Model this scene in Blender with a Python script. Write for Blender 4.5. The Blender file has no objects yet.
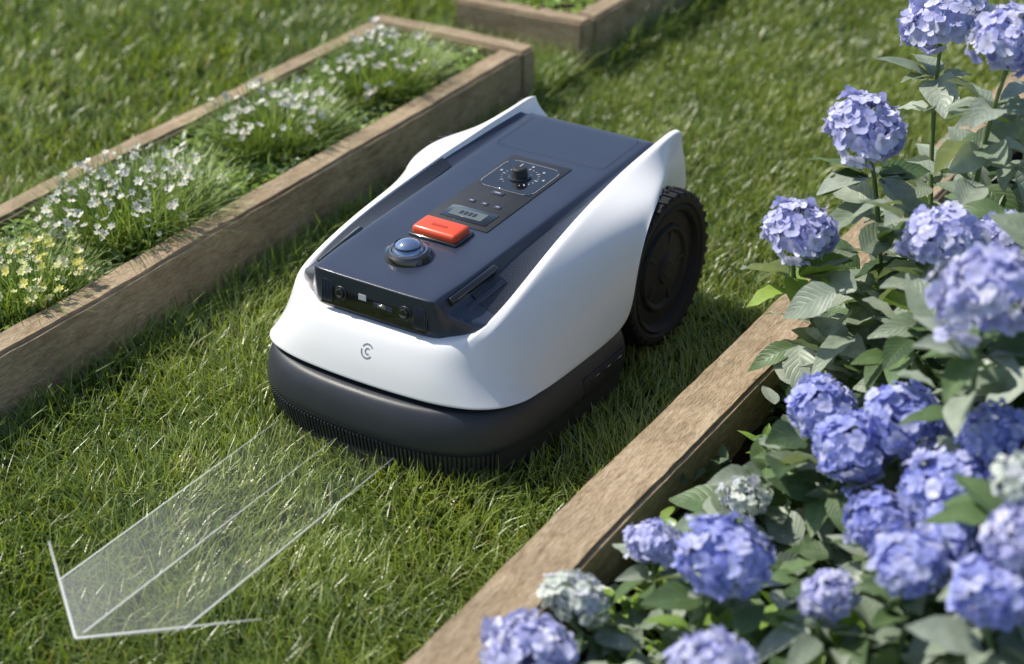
import bpy, math, random
import numpy as np
from mathutils import Vector, Matrix, Euler
rng=np.random.default_rng(7); random.seed(7)
sc=bpy.context.scene
COL=sc.collection

# ---------------------------------------------------------------- helpers
def link(o,parent=None):
    COL.objects.link(o)
    if parent: o.parent=parent
    return o
def empty(name,loc=(0,0,0),rot=(0,0,0)):
    o=bpy.data.objects.new(name,None); o.location=loc; o.rotation_euler=rot; o.empty_display_size=.05
    return link(o)
def newmat(name):
    m=bpy.data.materials.new(name); m.use_nodes=True
    nt=m.node_tree; nt.nodes.clear()
    out=nt.nodes.new('ShaderNodeOutputMaterial')
    return m,nt,out
def N(nt,t,**k):
    n=nt.nodes.new(t)
    for a,b in k.items(): setattr(n,a,b)
    return n
def ramp(nt,stops,fac=None):
    r=N(nt,'ShaderNodeValToRGB'); e=r.color_ramp.elements
    while len(e)<len(stops): e.new(.5)
    for i,(pp,c) in enumerate(stops):
        e[i].position=pp; e[i].color=(c[0],c[1],c[2],1)
    if fac is not None: nt.links.new(fac,r.inputs['Fac'])
    return r
def noise(nt,vec,scale,detail=4,rough=.55):
    n=N(nt,'ShaderNodeTexNoise'); n.inputs['Scale'].default_value=scale
    n.inputs['Detail'].default_value=detail; n.inputs['Roughness'].default_value=rough
    if vec is not None: nt.links.new(vec,n.inputs['Vector'])
    return n
def simple(name,col,rough=.4,metal=0,coat=0,bump=0,bscale=200,var=0.0,spec=.5,emit=None):
    m,nt,out=newmat(name)
    b=N(nt,'ShaderNodeBsdfPrincipled')
    b.inputs['Base Color'].default_value=(*col,1); b.inputs['Roughness'].default_value=rough
    b.inputs['Metallic'].default_value=metal; b.inputs['Coat Weight'].default_value=coat
    b.inputs['Coat Roughness'].default_value=.12
    b.inputs['Specular IOR Level'].default_value=spec
    tc=N(nt,'ShaderNodeTexCoord')
    if var:
        n=noise(nt,tc.outputs['Object'],14,5)
        r=ramp(nt,[(.3,[c*(1-var) for c in col]),(.7,[min(1,c*(1+var)) for c in col])],n.outputs['Fac'])
        nt.links.new(r.outputs['Color'],b.inputs['Base Color'])
        mr=N(nt,'ShaderNodeMapRange'); mr.inputs['To Min'].default_value=rough*.8; mr.inputs['To Max'].default_value=rough*1.25
        nt.links.new(n.outputs['Fac'],mr.inputs['Value']); nt.links.new(mr.outputs['Result'],b.inputs['Roughness'])
    if bump:
        n=noise(nt,tc.outputs['Object'],bscale,3)
        bp=N(nt,'ShaderNodeBump'); bp.inputs['Strength'].default_value=bump; bp.inputs['Distance'].default_value=.001
        nt.links.new(n.outputs['Fac'],bp.inputs['Height']); nt.links.new(bp.outputs['Normal'],b.inputs['Normal'])
    nt.links.new(b.outputs[0],out.inputs[0])
    return m
def quads(name,V,Q,mat,parent=None,col=None,uv=None,smooth=True):
    V=np.asarray(V,dtype=np.float32).reshape(-1,3); Q=np.asarray(Q,dtype=np.int32).reshape(-1,4)
    me=bpy.data.meshes.new(name)
    me.vertices.add(len(V)); me.vertices.foreach_set('co',V.ravel())
    me.loops.add(len(Q)*4); me.loops.foreach_set('vertex_index',Q.ravel())
    me.polygons.add(len(Q)); me.polygons.foreach_set('loop_start',np.arange(0,len(Q)*4,4,dtype=np.int32))
    me.polygons.foreach_set('use_smooth',np.full(len(Q),smooth))
    me.update(calc_edges=True)
    if col is not None:
        a=me.color_attributes.new('Col','FLOAT_COLOR','POINT')
        c=np.ones((len(V),4),dtype=np.float32); c[:,:col.shape[1]]=col
        a.data.foreach_set('color',c.ravel())
    if uv is not None:
        u=me.uv_layers.new(name='UVMap'); u.data.foreach_set('uv',np.asarray(uv,dtype=np.float32)[Q.ravel()].ravel())
    me.materials.append(mat)
    if name.startswith('__'): return me
    return link(bpy.data.objects.new(name,me),parent)
def pymesh(name,verts,faces,mat,parent=None,smooth=True):
    me=bpy.data.meshes.new(name); me.from_pydata([tuple(v) for v in verts],[],faces); me.update()
    if smooth: me.polygons.foreach_set('use_smooth',[True]*len(me.polygons))
    me.materials.append(mat)
    return link(bpy.data.objects.new(name,me),parent)
def sharp(o,ang=35):
    me=o.data
    try: me.set_sharp_from_angle(angle=math.radians(ang))
    except Exception: pass
def rbox(name,size,loc,mat,parent=None,bev=.003,seg=3,rot=(0,0,0)):
    import bmesh
    bm=bmesh.new(); bmesh.ops.create_cube(bm,size=1)
    for v in bm.verts: v.co=Vector((v.co.x*size[0],v.co.y*size[1],v.co.z*size[2]))
    if bev>0: bmesh.ops.bevel(bm,geom=bm.edges[:]+bm.verts[:],offset=bev,segments=seg,profile=.5,affect='EDGES')
    me=bpy.data.meshes.new(name); bm.to_mesh(me); bm.free()
    for q in me.polygons: q.use_smooth=True
    me.materials.append(mat)
    o=bpy.data.objects.new(name,me); o.location=loc; o.rotation_euler=rot
    link(o,parent); sharp(o,40); return o
def revolve(name,prof,mat,parent=None,axis='z',n=64,loc=(0,0,0),rot=(0,0,0),ang=30):
    V=[];F=[];m=len(prof)
    for i in range(n):
        a=2*math.pi*i/n
        for (r,h) in prof:
            c,s=r*math.cos(a),r*math.sin(a)
            V.append((c,s,h) if axis=='z' else (h,c,s))
    for i in range(n):
        j=(i+1)%n
        for k in range(m-1):
            F.append((i*m+k,j*m+k,j*m+k+1,i*m+k+1))
    o=pymesh(name,V,F,mat,parent); o.location=loc; o.rotation_euler=rot; sharp(o,ang); return o
def rotz(v,a):
    c,s=np.cos(a),np.sin(a)
    return np.stack([v[...,0]*c-v[...,1]*s,v[...,0]*s+v[...,1]*c,v[...,2]],-1)
def blades(base,az,L,W,lean,curve,segs=3,tip=.12):
    n=len(base); t=np.linspace(0,1,segs+1)[None,:]
    hor=(lean[:,None]*t+curve[:,None]*t**2)
    nrm=1/np.sqrt(1+(lean[:,None]+curve[:,None]*.6)**2)
    h=hor*L[:,None]*nrm; z=(t-.25*np.clip(curve[:,None],0,2)*t**2)*L[:,None]*nrm
    fa=az+rng.uniform(-.6,.6,n)
    w=W[:,None]*(1-(1-tip)*t**2.0)*.5
    dx,dy=np.cos(az)[:,None],np.sin(az)[:,None]
    sx,sy=-np.sin(fa)[:,None],np.cos(fa)[:,None]
    c=np.stack([base[:,0:1]+dx*h,base[:,1:2]+dy*h,base[:,2:3]+z],-1)
    off=np.stack([sx*w,sy*w,np.zeros_like(w)],-1)
    V=np.stack([c-off,c+off],2).reshape(n,-1,3)
    m=(segs+1)*2
    q=np.array([[2*i,2*i+1,2*i+3,2*i+2] for i in range(segs)])
    Q=(q[None]+(np.arange(n)*m)[:,None,None]).reshape(-1,4)
    T=np.repeat(np.broadcast_to(t,(n,segs+1))[:,:,None],2,2).reshape(n,-1)
    return V.reshape(-1,3),Q,T.reshape(-1)
def leafset(pos,az,pitch,roll,L,W,droop,fold,nl=7,na=5,wexp=.75,serr=.0):
    n=len(pos); t=np.linspace(0,1,nl)[None,:,None]; a=np.linspace(-1,1,na)[None,None,:]
    w=np.sin(np.pi*np.clip(t,0.015,.985)**wexp)**.85
    L_=L[:,None,None]; W_=W[:,None,None]*.5
    wav=np.sin(t*18+rng.uniform(0,6,n)[:,None,None])*.09*np.abs(a)*W_
    x=a*w*W_
    y=t*L_*np.ones_like(a)
    z=fold[:,None,None]*np.abs(x)-droop[:,None,None]*L_*t**2+wav
    v=np.stack(np.broadcast_arrays(x,y,z),-1).reshape(n,-1,3)
    cr,sr=np.cos(roll)[:,None],np.sin(roll)[:,None]
    v=np.stack([v[...,0]*cr+v[...,2]*sr,v[...,1],-v[...,0]*sr+v[...,2]*cr],-1)
    cp,sp=np.cos(pitch)[:,None],np.sin(pitch)[:,None]
    v=np.stack([v[...,0],v[...,1]*cp-v[...,2]*sp,v[...,1]*sp+v[...,2]*cp],-1)
    v=rotz(v,(az-np.pi/2)[:,None])+pos[:,None,:]
    q=[]
    for i in range(nl-1):
        for j in range(na-1):
            q.append([i*na+j,i*na+j+1,(i+1)*na+j+1,(i+1)*na+j])
    q=np.array(q); Q=(q[None]+(np.arange(n)*nl*na)[:,None,None]).reshape(-1,4)
    uv=np.stack(np.broadcast_arrays(a*.5+.5,t*np.ones_like(a)),-1).reshape(1,-1,2)
    uv=np.broadcast_to(uv,(n,nl*na,2)).reshape(-1,2)
    return v.reshape(-1,3),Q,uv
def tube(pts,r0,r1,n=6):
    pts=[Vector(q) for q in pts]; V=[];Q=[]
    for i,q in enumerate(pts):
        d=(pts[min(i+1,len(pts)-1)]-pts[max(i-1,0)]).normalized()
        a=d.orthogonal().normalized(); b=d.cross(a)
        r=r0+(r1-r0)*i/(len(pts)-1)
        for k in range(n):
            an=2*math.pi*k/n; V.append(q+a*r*math.cos(an)+b*r*math.sin(an))
    for i in range(len(pts)-1):
        for k in range(n):
            Q.append([i*n+k,i*n+(k+1)%n,(i+1)*n+(k+1)%n,(i+1)*n+k])
    return np.array([tuple(v) for v in V]),np.array(Q)
class Acc:
    def __init__(s): s.V=[];s.Q=[];s.C=[];s.U=[];s.n=0
    def add(s,V,Q,C,U=None):
        s.V.append(V); s.Q.append(Q+s.n); s.n+=len(V)
        C=np.asarray(C,dtype=np.float32)
        if C.ndim==1: C=np.tile(C,(len(V),1))
        s.C.append(C[:,:3]); s.U.append(U if U is not None else np.tile([.5,.5],(len(V),1)))
    def make(s,name,mat,parent=None):
        return quads(name,np.concatenate(s.V),np.concatenate(s.Q),mat,parent,np.concatenate(s.C),np.concatenate(s.U))

# ---------------------------------------------------------------- materials
def foliage(name,rough=.5,trans=.35,spec=.4,tmul=(1.3,1.35,.5)):
    m,nt,out=newmat(name)
    at=N(nt,'ShaderNodeAttribute',attribute_name='Col')
    b=N(nt,'ShaderNodeBsdfPrincipled'); b.inputs['Roughness'].default_value=rough; b.inputs['Specular IOR Level'].default_value=spec
    col=at.outputs['Color']
    uv=N(nt,'ShaderNodeUVMap'); sep=N(nt,'ShaderNodeSeparateXYZ'); nt.links.new(uv.outputs[0],sep.inputs[0])
    def M(op,a,b_=None):
        x=N(nt,'ShaderNodeMath',operation=op)
        for i,q in enumerate((a,b_)):
            if q is None: continue
            if isinstance(q,(int,float)): x.inputs[i].default_value=q
            else: nt.links.new(q,x.inputs[i])
        return x.outputs[0]
    au=M('ABSOLUTE',M('SUBTRACT',sep.outputs[0],.5))
    ph=M('SUBTRACT',M('MULTIPLY',sep.outputs[1],52),M('MULTIPLY',au,34))
    side=M('POWER',M('ADD',M('MULTIPLY',M('SINE',ph),.5),.5),6)
    mid=M('GREATER_THAN',.022,au)
    v=M('MAXIMUM',M('MULTIPLY',side,.6),mid)
    mx=N(nt,'ShaderNodeMixRGB',blend_type='MIX'); nt.links.new(M('MULTIPLY',v,.38),mx.inputs[0]); nt.links.new(col,mx.inputs[1])
    br=N(nt,'ShaderNodeMixRGB',blend_type='ADD'); br.inputs[0].default_value=1; nt.links.new(col,br.inputs[1]); br.inputs[2].default_value=(.12,.15,.08,1)
    nt.links.new(br.outputs[0],mx.inputs[2]); col=mx.outputs[0]
    bp=N(nt,'ShaderNodeBump'); bp.inputs['Strength'].default_value=.5; bp.inputs['Distance'].default_value=.0015; bp.invert=True
    nt.links.new(v,bp.inputs['Height']); nt.links.new(bp.outputs['Normal'],b.inputs['Normal'])
    tc=N(nt,'ShaderNodeTexCoord'); nn=noise(nt,tc.outputs['Object'],60,2)
    mm=N(nt,'ShaderNodeMixRGB',blend_type='MULTIPLY'); mm.inputs[0].default_value=.5
    rr=ramp(nt,[(.3,(.6,.6,.6)),(.7,(1.15,1.15,1.15))],nn.outputs['Fac']); nt.links.new(col,mm.inputs[1]); nt.links.new(rr.outputs[0],mm.inputs[2]); col=mm.outputs[0]
    nt.links.new(col,b.inputs['Base Color'])
    tr=N(nt,'ShaderNodeBsdfTranslucent'); mu=N(nt,'ShaderNodeMixRGB',blend_type='MULTIPLY'); mu.inputs[0].default_value=1
    mu.inputs[2].default_value=(*tmul,1); nt.links.new(col,mu.inputs[1]); nt.links.new(mu.outputs[0],tr.inputs['Color'])
    mix=N(nt,'ShaderNodeMixShader'); mix.inputs[0].default_value=trans
    nt.links.new(b.outputs[0],mix.inputs[1]); nt.links.new(tr.outputs[0],mix.inputs[2]); nt.links.new(mix.outputs[0],out.inputs[0])
    return m
def grassmat(name,tr_=.35,gl=.06,tm=(1.35,1.35,.55)):
    m,nt,out=newmat(name); at=N(nt,'ShaderNodeAttribute',attribute_name='Col')
    d=N(nt,'ShaderNodeBsdfDiffuse'); t=N(nt,'ShaderNodeBsdfTranslucent'); g=N(nt,'ShaderNodeBsdfGlossy'); g.inputs['Roughness'].default_value=.38
    nt.links.new(at.outputs['Color'],d.inputs['Color'])
    mu=N(nt,'ShaderNodeMixRGB',blend_type='MULTIPLY'); mu.inputs[0].default_value=1; mu.inputs[2].default_value=(*tm,1)
    nt.links.new(at.outputs['Color'],mu.inputs[1]); nt.links.new(mu.outputs[0],t.inputs['Color'])
    a=N(nt,'ShaderNodeMixShader'); a.inputs[0].default_value=tr_; nt.links.new(d.outputs[0],a.inputs[1]); nt.links.new(t.outputs[0],a.inputs[2])
    b=N(nt,'ShaderNodeMixShader'); b.inputs[0].default_value=gl; nt.links.new(a.outputs[0],b.inputs[1]); nt.links.new(g.outputs[0],b.inputs[2])
    nt.links.new(b.outputs[0],out.inputs[0]); return m
M_grass=grassmat('grass_blade',.40,.08)
M_leaf=foliage('leaf',.42,.22)
M_small=grassmat('small_leaf',.3,.05)
M_petal=grassmat('petal',.3,.02,(1,1,1))
M_stem=grassmat('stem',.0,.04)

def wood(name,cols,axis=1):
    m,nt,out=newmat(name); b=N(nt,'ShaderNodeBsdfPrincipled'); b.inputs['Roughness'].default_value=.8; b.inputs['Specular IOR Level'].default_value=.25
    tc=N(nt,'ShaderNodeTexCoord'); mp=N(nt,'ShaderNodeMapping'); nt.links.new(tc.outputs['Object'],mp.inputs['Vector'])
    s=[1,1,1]; s[axis]=.22; mp.inputs['Scale'].default_value=s
    n1=noise(nt,mp.outputs[0],75,8,.68); n1.inputs['Distortion'].default_value=.8
    n2=noise(nt,tc.outputs['Object'],6,6,.6); n3=noise(nt,mp.outputs[0],330,4,.6)
    r=ramp(nt,[(.25,cols[0]),(.45,cols[1]),(.72,cols[2])],n1.outputs['Fac'])
    r2=ramp(nt,[(.3,(.60,.59,.54)),(.62,(1.08,1.05,1.0))],n2.outputs['Fac'])
    r3=ramp(nt,[(.35,(.62,.62,.62)),(.55,(1.05,1.05,1.05))],n3.outputs['Fac'])
    m1=N(nt,'ShaderNodeMixRGB',blend_type='MULTIPLY'); m1.inputs[0].default_value=.8; nt.links.new(r.outputs[0],m1.inputs[1]); nt.links.new(r2.outputs[0],m1.inputs[2])
    m2=N(nt,'ShaderNodeMixRGB',blend_type='MULTIPLY'); m2.inputs[0].default_value=.7; nt.links.new(m1.outputs[0],m2.inputs[1]); nt.links.new(r3.outputs[0],m2.inputs[2])
    nt.links.new(m2.outputs[0],b.inputs['Base Color'])
    ad=N(nt,'ShaderNodeMath',operation='ADD'); nt.links.new(n1.outputs['Fac'],ad.inputs[0]); nt.links.new(n3.outputs['Fac'],ad.inputs[1])
    bp=N(nt,'ShaderNodeBump'); bp.inputs['Strength'].default_value=.9; bp.inputs['Distance'].default_value=.0028
    nt.links.new(ad.outputs[0],bp.inputs['Height']); nt.links.new(bp.outputs['Normal'],b.inputs['Normal'])
    nt.links.new(b.outputs[0],out.inputs[0]); return m
WC=[(.21,.145,.09),(.39,.295,.195),(.54,.44,.32)]
M_woodY=wood('weathered_wood_y',WC,1); M_woodX=wood('weathered_wood_x',WC,0)
def soilmat(name,c0,c1):
    m,nt,out=newmat(name); b=N(nt,'ShaderNodeBsdfPrincipled'); b.inputs['Roughness'].default_value=.95; b.inputs['Specular IOR Level'].default_value=.1
    tc=N(nt,'ShaderNodeTexCoord'); n=noise(nt,tc.outputs['Object'],60,8,.7); r=ramp(nt,[(.3,c0),(.7,c1)],n.outputs['Fac'])
    nt.links.new(r.outputs[0],b.inputs['Base Color']); bp=N(nt,'ShaderNodeBump'); bp.inputs['Distance'].default_value=.012
    nt.links.new(n.outputs['Fac'],bp.inputs['Height']); nt.links.new(bp.outputs['Normal'],b.inputs['Normal']); nt.links.new(b.outputs[0],out.inputs[0]); return m
M_soil=soilmat('soil',(.016,.012,.009),(.065,.048,.034))
m,nt,out=newmat('lawn_ground'); b=N(nt,'ShaderNodeBsdfPrincipled'); b.inputs['Roughness'].default_value=.95; b.inputs['Specular IOR Level'].default_value=.1
tc=N(nt,'ShaderNodeTexCoord'); n=noise(nt,tc.outputs['Object'],35,8,.7); r=ramp(nt,[(.3,(.02,.028,.008)),(.55,(.05,.08,.017)),(.75,(.09,.14,.03))],n.outputs['Fac'])
nt.links.new(r.outputs[0],b.inputs['Base Color']); bp=N(nt,'ShaderNodeBump'); bp.inputs['Distance'].default_value=.01
nt.links.new(n.outputs['Fac'],bp.inputs['Height']); nt.links.new(bp.outputs['Normal'],b.inputs['Normal']); nt.links.new(b.outputs[0],out.inputs[0]); M_ground=m

# ---------------------------------------------------------------- ground
GZ=-.042
g=[-150,-20,-5,-2,0,2,5,20,150]
V=[(x,y,GZ-.0) for y in g for x in g]; F=[(j*9+i,j*9+i+1,(j+1)*9+i+1,(j+1)*9+i) for j in range(8) for i in range(8)]
pymesh('ground',V,F,M_ground,smooth=False)

# ---------------------------------------------------------------- garden beds
def plank(name,x0,x1,y0,y1,z0,z1,mat,parent):
    import bmesh
    bm=bmesh.new(); bmesh.ops.create_cube(bm,size=1)
    cx,cyy,cz=(x0+x1)/2,(y0+y1)/2,(z0+z1)/2
    for v in bm.verts: v.co=Vector((v.co.x*(x1-x0),v.co.y*(y1-y0),v.co.z*(z1-z0)))
    ax=0 if (x1-x0)>(y1-y0) else 1
    cuts=int(max(x1-x0,y1-y0)/.03)
    bmesh.ops.bevel(bm,geom=bm.edges[:],offset=.006,segments=2,affect='EDGES')
    es=[e for e in bm.edges if abs((e.verts[0].co-e.verts[1].co)[ax])>.2]
    bmesh.ops.subdivide_edges(bm,edges=es,cuts=cuts,use_grid_fill=True)
    ph=random.uniform(0,9)
    for v in bm.verts:
        s=v.co[ax]
        v.co.z+= .0010*math.sin(s*13+ph)+.0005*math.sin(s*51+v.co.x*90+ph)+random.uniform(-.0006,.0006)
        v.co[1-ax]+=.0014*math.sin(s*9+ph*2)+random.uniform(-.0006,.0006)
    me=bpy.data.meshes.new(name); bm.to_mesh(me); bm.free()
    for q in me.polygons: q.use_smooth=True
    me.materials.append(mat); o=bpy.data.objects.new(name,me); o.location=(cx,cyy,cz); link(o,parent); sharp(o,45); return o
def soil(name,x0,x1,y0,y1,z,parent,amp=.008):
    nx=max(4,int((x1-x0)/.02)); ny=max(4,int((y1-y0)/.02))
    X,Y=np.meshgrid(np.linspace(x0,x1,nx),np.linspace(y0,y1,ny))
    Z=z+amp*(np.sin(X*31+Y*13)+np.sin(Y*27-X*11))*.5+rng.uniform(-amp,amp,X.shape)*.6
    V=np.stack([X,Y,Z],-1).reshape(-1,3)
    Q=[[j*nx+i,j*nx+i+1,(j+1)*nx+i+1,(j+1)*nx+i] for j in range(ny-1) for i in range(nx-1)]
    quads(name,V,Q,M_soil,parent)
bedL=empty('raised_garden_bed')
plank('front_plank',-.577,-.522,-1.6,1.318,GZ-.01,.085,M_woodY,bedL)
plank('back_plank',-.925,-.875,-1.6,1.318,GZ-.01,.085,M_woodY,bedL)
plank('end_plank',-.926,-.521,1.321,1.375,GZ-.01,.087,M_woodX,bedL)
plank('end_plank_near',-.926,-.521,-1.656,-1.603,GZ-.01,.087,M_woodX,bedL)
soil('soil_fill',-.876,-.576,-1.6,1.32,.035,bedL)
bedT=empty('raised_garden_bed')
plank('front_plank',-.84,-.505,1.55,1.605,GZ-.01,.085,M_woodX,bedT)
plank('side_plank',-.56,-.504,1.608,3.6,GZ-.01,.083,M_woodY,bedT)
plank('side_plank_far',-.84,-.785,1.608,3.6,GZ-.01,.083,M_woodY,bedT)
plank('end_plank',-.84,-.505,3.603,3.66,GZ-.01,.085,M_woodX,bedT)
soil('soil_fill',-.79,-.555,1.60,3.6,.03,bedT)
bedR=empty('raised_garden_bed')
plank('side_plank',.405,.492,-1.5,2.6,GZ-.01,.085,M_woodY,bedR)
plank('far_side_plank',1.55,1.635,-1.5,2.6,GZ-.01,.085,M_woodY,bedR)
plank('end_plank',.405,1.635,2.603,2.69,GZ-.01,.087,M_woodX,bedR)
plank('end_plank_near',.405,1.635,-1.59,-1.503,GZ-.01,.087,M_woodX,bedR)
soil('soil_fill',.49,1.552,-1.5,2.6,.0,bedR,.012)

# ---------------------------------------------------------------- lawn blades
def grass_patch(x0,x1,y0,y1,dens,Lm,Wm,comb,segs,excl):
    n=int((x1-x0)*(y1-y0)*dens)
    x=rng.uniform(x0,x1,n); y=rng.uniform(y0,y1,n)
    k=np.ones(n,bool)
    for e in excl: k&=~((x>e[0])&(x<e[1])&(y>e[2])&(y<e[3]))
    x=x[k];y=y[k];n=len(x)
    cl=np.sin(x*17+np.sin(y*9)*2)+np.sin(y*21+np.sin(x*13)*2)+.6*np.sin(x*47+y*39)
    big=np.sin(x*3.1+1.3+np.sin(y*2.3))+np.sin(y*3.7+np.sin(x*2.9+2))
    L=(Lm*(1+.07*cl)+rng.normal(0,Lm*.17,n)).clip(Lm*.45,Lm*1.6)
    az=rng.uniform(0,2*np.pi,n)
    az=np.where(rng.uniform(0,1,n)<comb,np.sin(x*8+y*5)*1.6+np.cos(y*11)*1.2+3.6+rng.normal(0,.6,n),az)
    lean=np.abs(rng.normal(.22,.22,n)); cur=np.abs(rng.normal(.5,.35,n))
    base=np.stack([x,y,np.full(n,GZ)],1)
    V,Q,T=blades(base,az,L,Wm*rng.uniform(.7,1.3,n),lean,cur,segs)
    a=rng.uniform(0,1,n)+.09*cl+.10*big; a=a.clip(0,1)
    c0=np.array([.13,.225,.03]);c1=np.array([.41,.50,.095]);
    C=c0+(c1-c0)*a[:,None]
    dry=rng.uniform(0,1,n)<.035; C[dry]=[.52,.46,.22]
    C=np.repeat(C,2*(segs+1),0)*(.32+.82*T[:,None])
    return V,Q,C
ex=[(-.93,-.517,-1.66,1.38),(-.845,-.50,1.545,3.7),(.40,1.64,-1.6,2.7),(-.17,.21,.02,.60)]
A=Acc()
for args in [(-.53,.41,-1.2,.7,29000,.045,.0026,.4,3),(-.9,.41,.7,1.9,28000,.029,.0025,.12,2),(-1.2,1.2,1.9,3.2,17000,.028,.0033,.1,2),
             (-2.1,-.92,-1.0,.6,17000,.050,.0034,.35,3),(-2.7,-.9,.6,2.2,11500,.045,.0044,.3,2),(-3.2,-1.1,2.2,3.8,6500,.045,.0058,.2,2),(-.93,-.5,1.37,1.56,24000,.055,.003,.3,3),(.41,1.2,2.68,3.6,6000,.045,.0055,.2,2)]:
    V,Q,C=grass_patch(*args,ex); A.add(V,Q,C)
def fringe(x0,x1,y0,y1,n,L):
    x=rng.uniform(x0,x1,n);y=rng.uniform(y0,y1,n)
    V,Q,T=blades(np.stack([x,y,np.full(n,GZ)],1),rng.uniform(0,6.28,n),rng.uniform(L*.7,L*1.4,n),rng.uniform(.0024,.004,n),np.abs(rng.normal(.2,.2,n)),np.abs(rng.normal(.7,.4,n)),3)
    a=rng.uniform(0,1,n)[:,None]; C=np.array([.12,.22,.03])*(1-a)+np.array([.36,.46,.09])*a
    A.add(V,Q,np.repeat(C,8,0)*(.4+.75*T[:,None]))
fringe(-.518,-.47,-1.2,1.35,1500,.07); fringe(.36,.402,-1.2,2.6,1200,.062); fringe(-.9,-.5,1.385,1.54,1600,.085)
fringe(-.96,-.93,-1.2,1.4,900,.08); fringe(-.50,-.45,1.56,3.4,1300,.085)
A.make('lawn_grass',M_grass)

# ---------------------------------------------------------------- mower
MW=empty('robotic_lawn_mower',(0,0,0),(0,0,math.radians(-2)))
M_white=simple('white_plastic',(.88,.875,.88),.30,coat=.35,var=.012,bump=.05,bscale=900)
M_panel=simple('dark_panel_plastic',(.030,.038,.066),.30,coat=.4,var=.08,bump=.12,bscale=1500)
M_blk=simple('black_plastic',(.020,.021,.025),.45,var=.15,bump=.25,bscale=1200)
M_bump=simple('bumper_plastic',(.034,.037,.047),.40,var=.12,bump=.25,bscale=1200)
M_gloss=simple('gloss_black',(.008,.008,.010),.08,coat=1)
M_rub=simple('tyre_rubber',(.014,.014,.015),.65,var=.25,bump=.4,bscale=500,spec=.4)
M_red=simple('red_button_plastic',(.78,.085,.025),.38,coat=.2,var=.04)
M_grey=simple('printed_mark',(.45,.46,.5),.5)
M_logo=simple('logo_print',(.20,.21,.23),.5)
M_metal=simple('brushed_metal',(.45,.46,.5),.3,metal=1)
M_disp=simple('display_glass',(.12,.135,.12),.2,coat=1)
M_glass,nt,out=newmat('dome_glass')
b=N(nt,'ShaderNodeBsdfPrincipled'); b.inputs['Base Color'].default_value=(.26,.34,.52,1); b.inputs['Roughness'].default_value=.03; b.inputs['Metallic'].default_value=.7; b.inputs['Coat Weight'].default_value=1
nt.links.new(b.outputs[0],out.inputs[0])
M_carb,nt,out=newmat('carbon_weave'); b=N(nt,'ShaderNodeBsdfPrincipled'); b.inputs['Roughness'].default_value=.35; b.inputs['Coat Weight'].default_value=.4
tc=N(nt,'ShaderNodeTexCoord'); ck=N(nt,'ShaderNodeTexChecker'); ck.inputs['Scale'].default_value=300; ck.inputs['Color1'].default_value=(.012,.014,.020,1); ck.inputs['Color2'].default_value=(.026,.030,.042,1)
nt.links.new(tc.outputs['Object'],ck.inputs['Vector']); nt.links.new(ck.outputs[0],b.inputs['Base Color']); nt.links.new(b.outputs[0],out.inputs[0])

def loft_sym(name,rows,mat,parent,sub=2,thick=0,creases=None):
    V=[];nc=len(rows[0]); full=2*nc-1
    for r in rows:
        for k in range(nc-1,0,-1): V.append((-r[k][0],r[k][1],r[k][2]))
        for k in range(nc): V.append(tuple(r[k]))
    F=[]
    for j in range(len(rows)-1):
        for i in range(full-1):
            F.append((j*full+i,j*full+i+1,(j+1)*full+i+1,(j+1)*full+i))
    o=pymesh(name,V,F,mat,parent)
    if creases:
        me=o.data; at=me.attributes.new('crease_edge','FLOAT','EDGE')
        cols=creases.get('cols',{}); rws=creases.get('rows',{})
        for e in me.edges:
            a,b2=sorted(e.vertices)
            ja,ia=divmod(a,full); jb,ib=divmod(b2,full)
            if ia==ib:
                k=abs(ia-(nc-1))
                if k in cols: at.data[e.index].value=cols[k] if not callable(cols[k]) else cols[k](ja)
            elif ja==jb and ja in rws:
                at.data[e.index].value=rws[ja]
    if thick:
        s=o.modifiers.new('th','SOLIDIFY'); s.thickness=thick; s.offset=-1; s.use_even_offset=False
    if sub:
        s=o.modifiers.new('ss','SUBSURF'); s.levels=sub; s.render_levels=sub
    return o
R=[]
R.append([(0,-.026,.095),(.07,-.024,.095),(.125,-.019,.095),(.160,-.010,.095),(.185,.000,.095),(.204,.016,.094),(.218,.037,.092),(.2265,.069,.088)])
R.append([(0,-.019,.123),(.07,-.017,.123),(.122,-.012,.123),(.153,-.002,.122),(.177,.010,.118),(.200,.031,.110),(.217,.056,.101),(.228,.091,.086)])
R.append([(0,-.008,.152),(.07,-.006,.152),(.120,-.001,.151),(.148,.010,.149),(.170,.024,.144),(.195,.048,.129),(.216,.074,.109),(.2285,.110,.085)])
R.append([(0,.008,.178),(.07,.009,.178),(.122,.015,.178),(.150,.026,.179),(.171,.042,.180),(.194,.068,.156),(.216,.094,.119),(.229,.126,.083)])
R.append([(0,.04,.174),(.07,.04,.174),(.150,.045,.182),(.169,.055,.197),(.180,.068,.195),(.198,.092,.170),(.218,.116,.124),(.2295,.146,.082)])
def st(y,wf,zc,tc_,sh,wd,bt,yb=None):
    return [(0,y,min(zc-.02,.22)),(.07,y,min(zc-.02,.22)),(wf-.006,y,zc-.02),(wf,y,zc),(wf+tc_,y,zc-.002),(sh[0],y,sh[1]),(wd[0],y,wd[1]),(bt[0],yb or y,bt[1])]
R.append(st(.15,.165,.222,.012,(.198,.190),(.219,.131),(.230,.081),.18))
R.append(st(.22,.160,.239,.012,(.199,.206),(.220,.143),(.2305,.080),.27))
R.append(st(.30,.153,.253,.013,(.199,.224),(.222,.16),(.2305,.082),.350))
R.append(st(.355,.149,.261,.013,(.200,.238),(.224,.19),(.231,.11),.376))
R.append(st(.39,.147,.266,.013,(.201,.247),(.224,.218),(.232,.17),.384))
R.append(st(.425,.145,.270,.013,(.201,.254),(.221,.240),(.231,.218),.408))
R.append(st(.465,.142,.274,.013,(.195,.260),(.213,.254),(.224,.245),.445))
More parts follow.
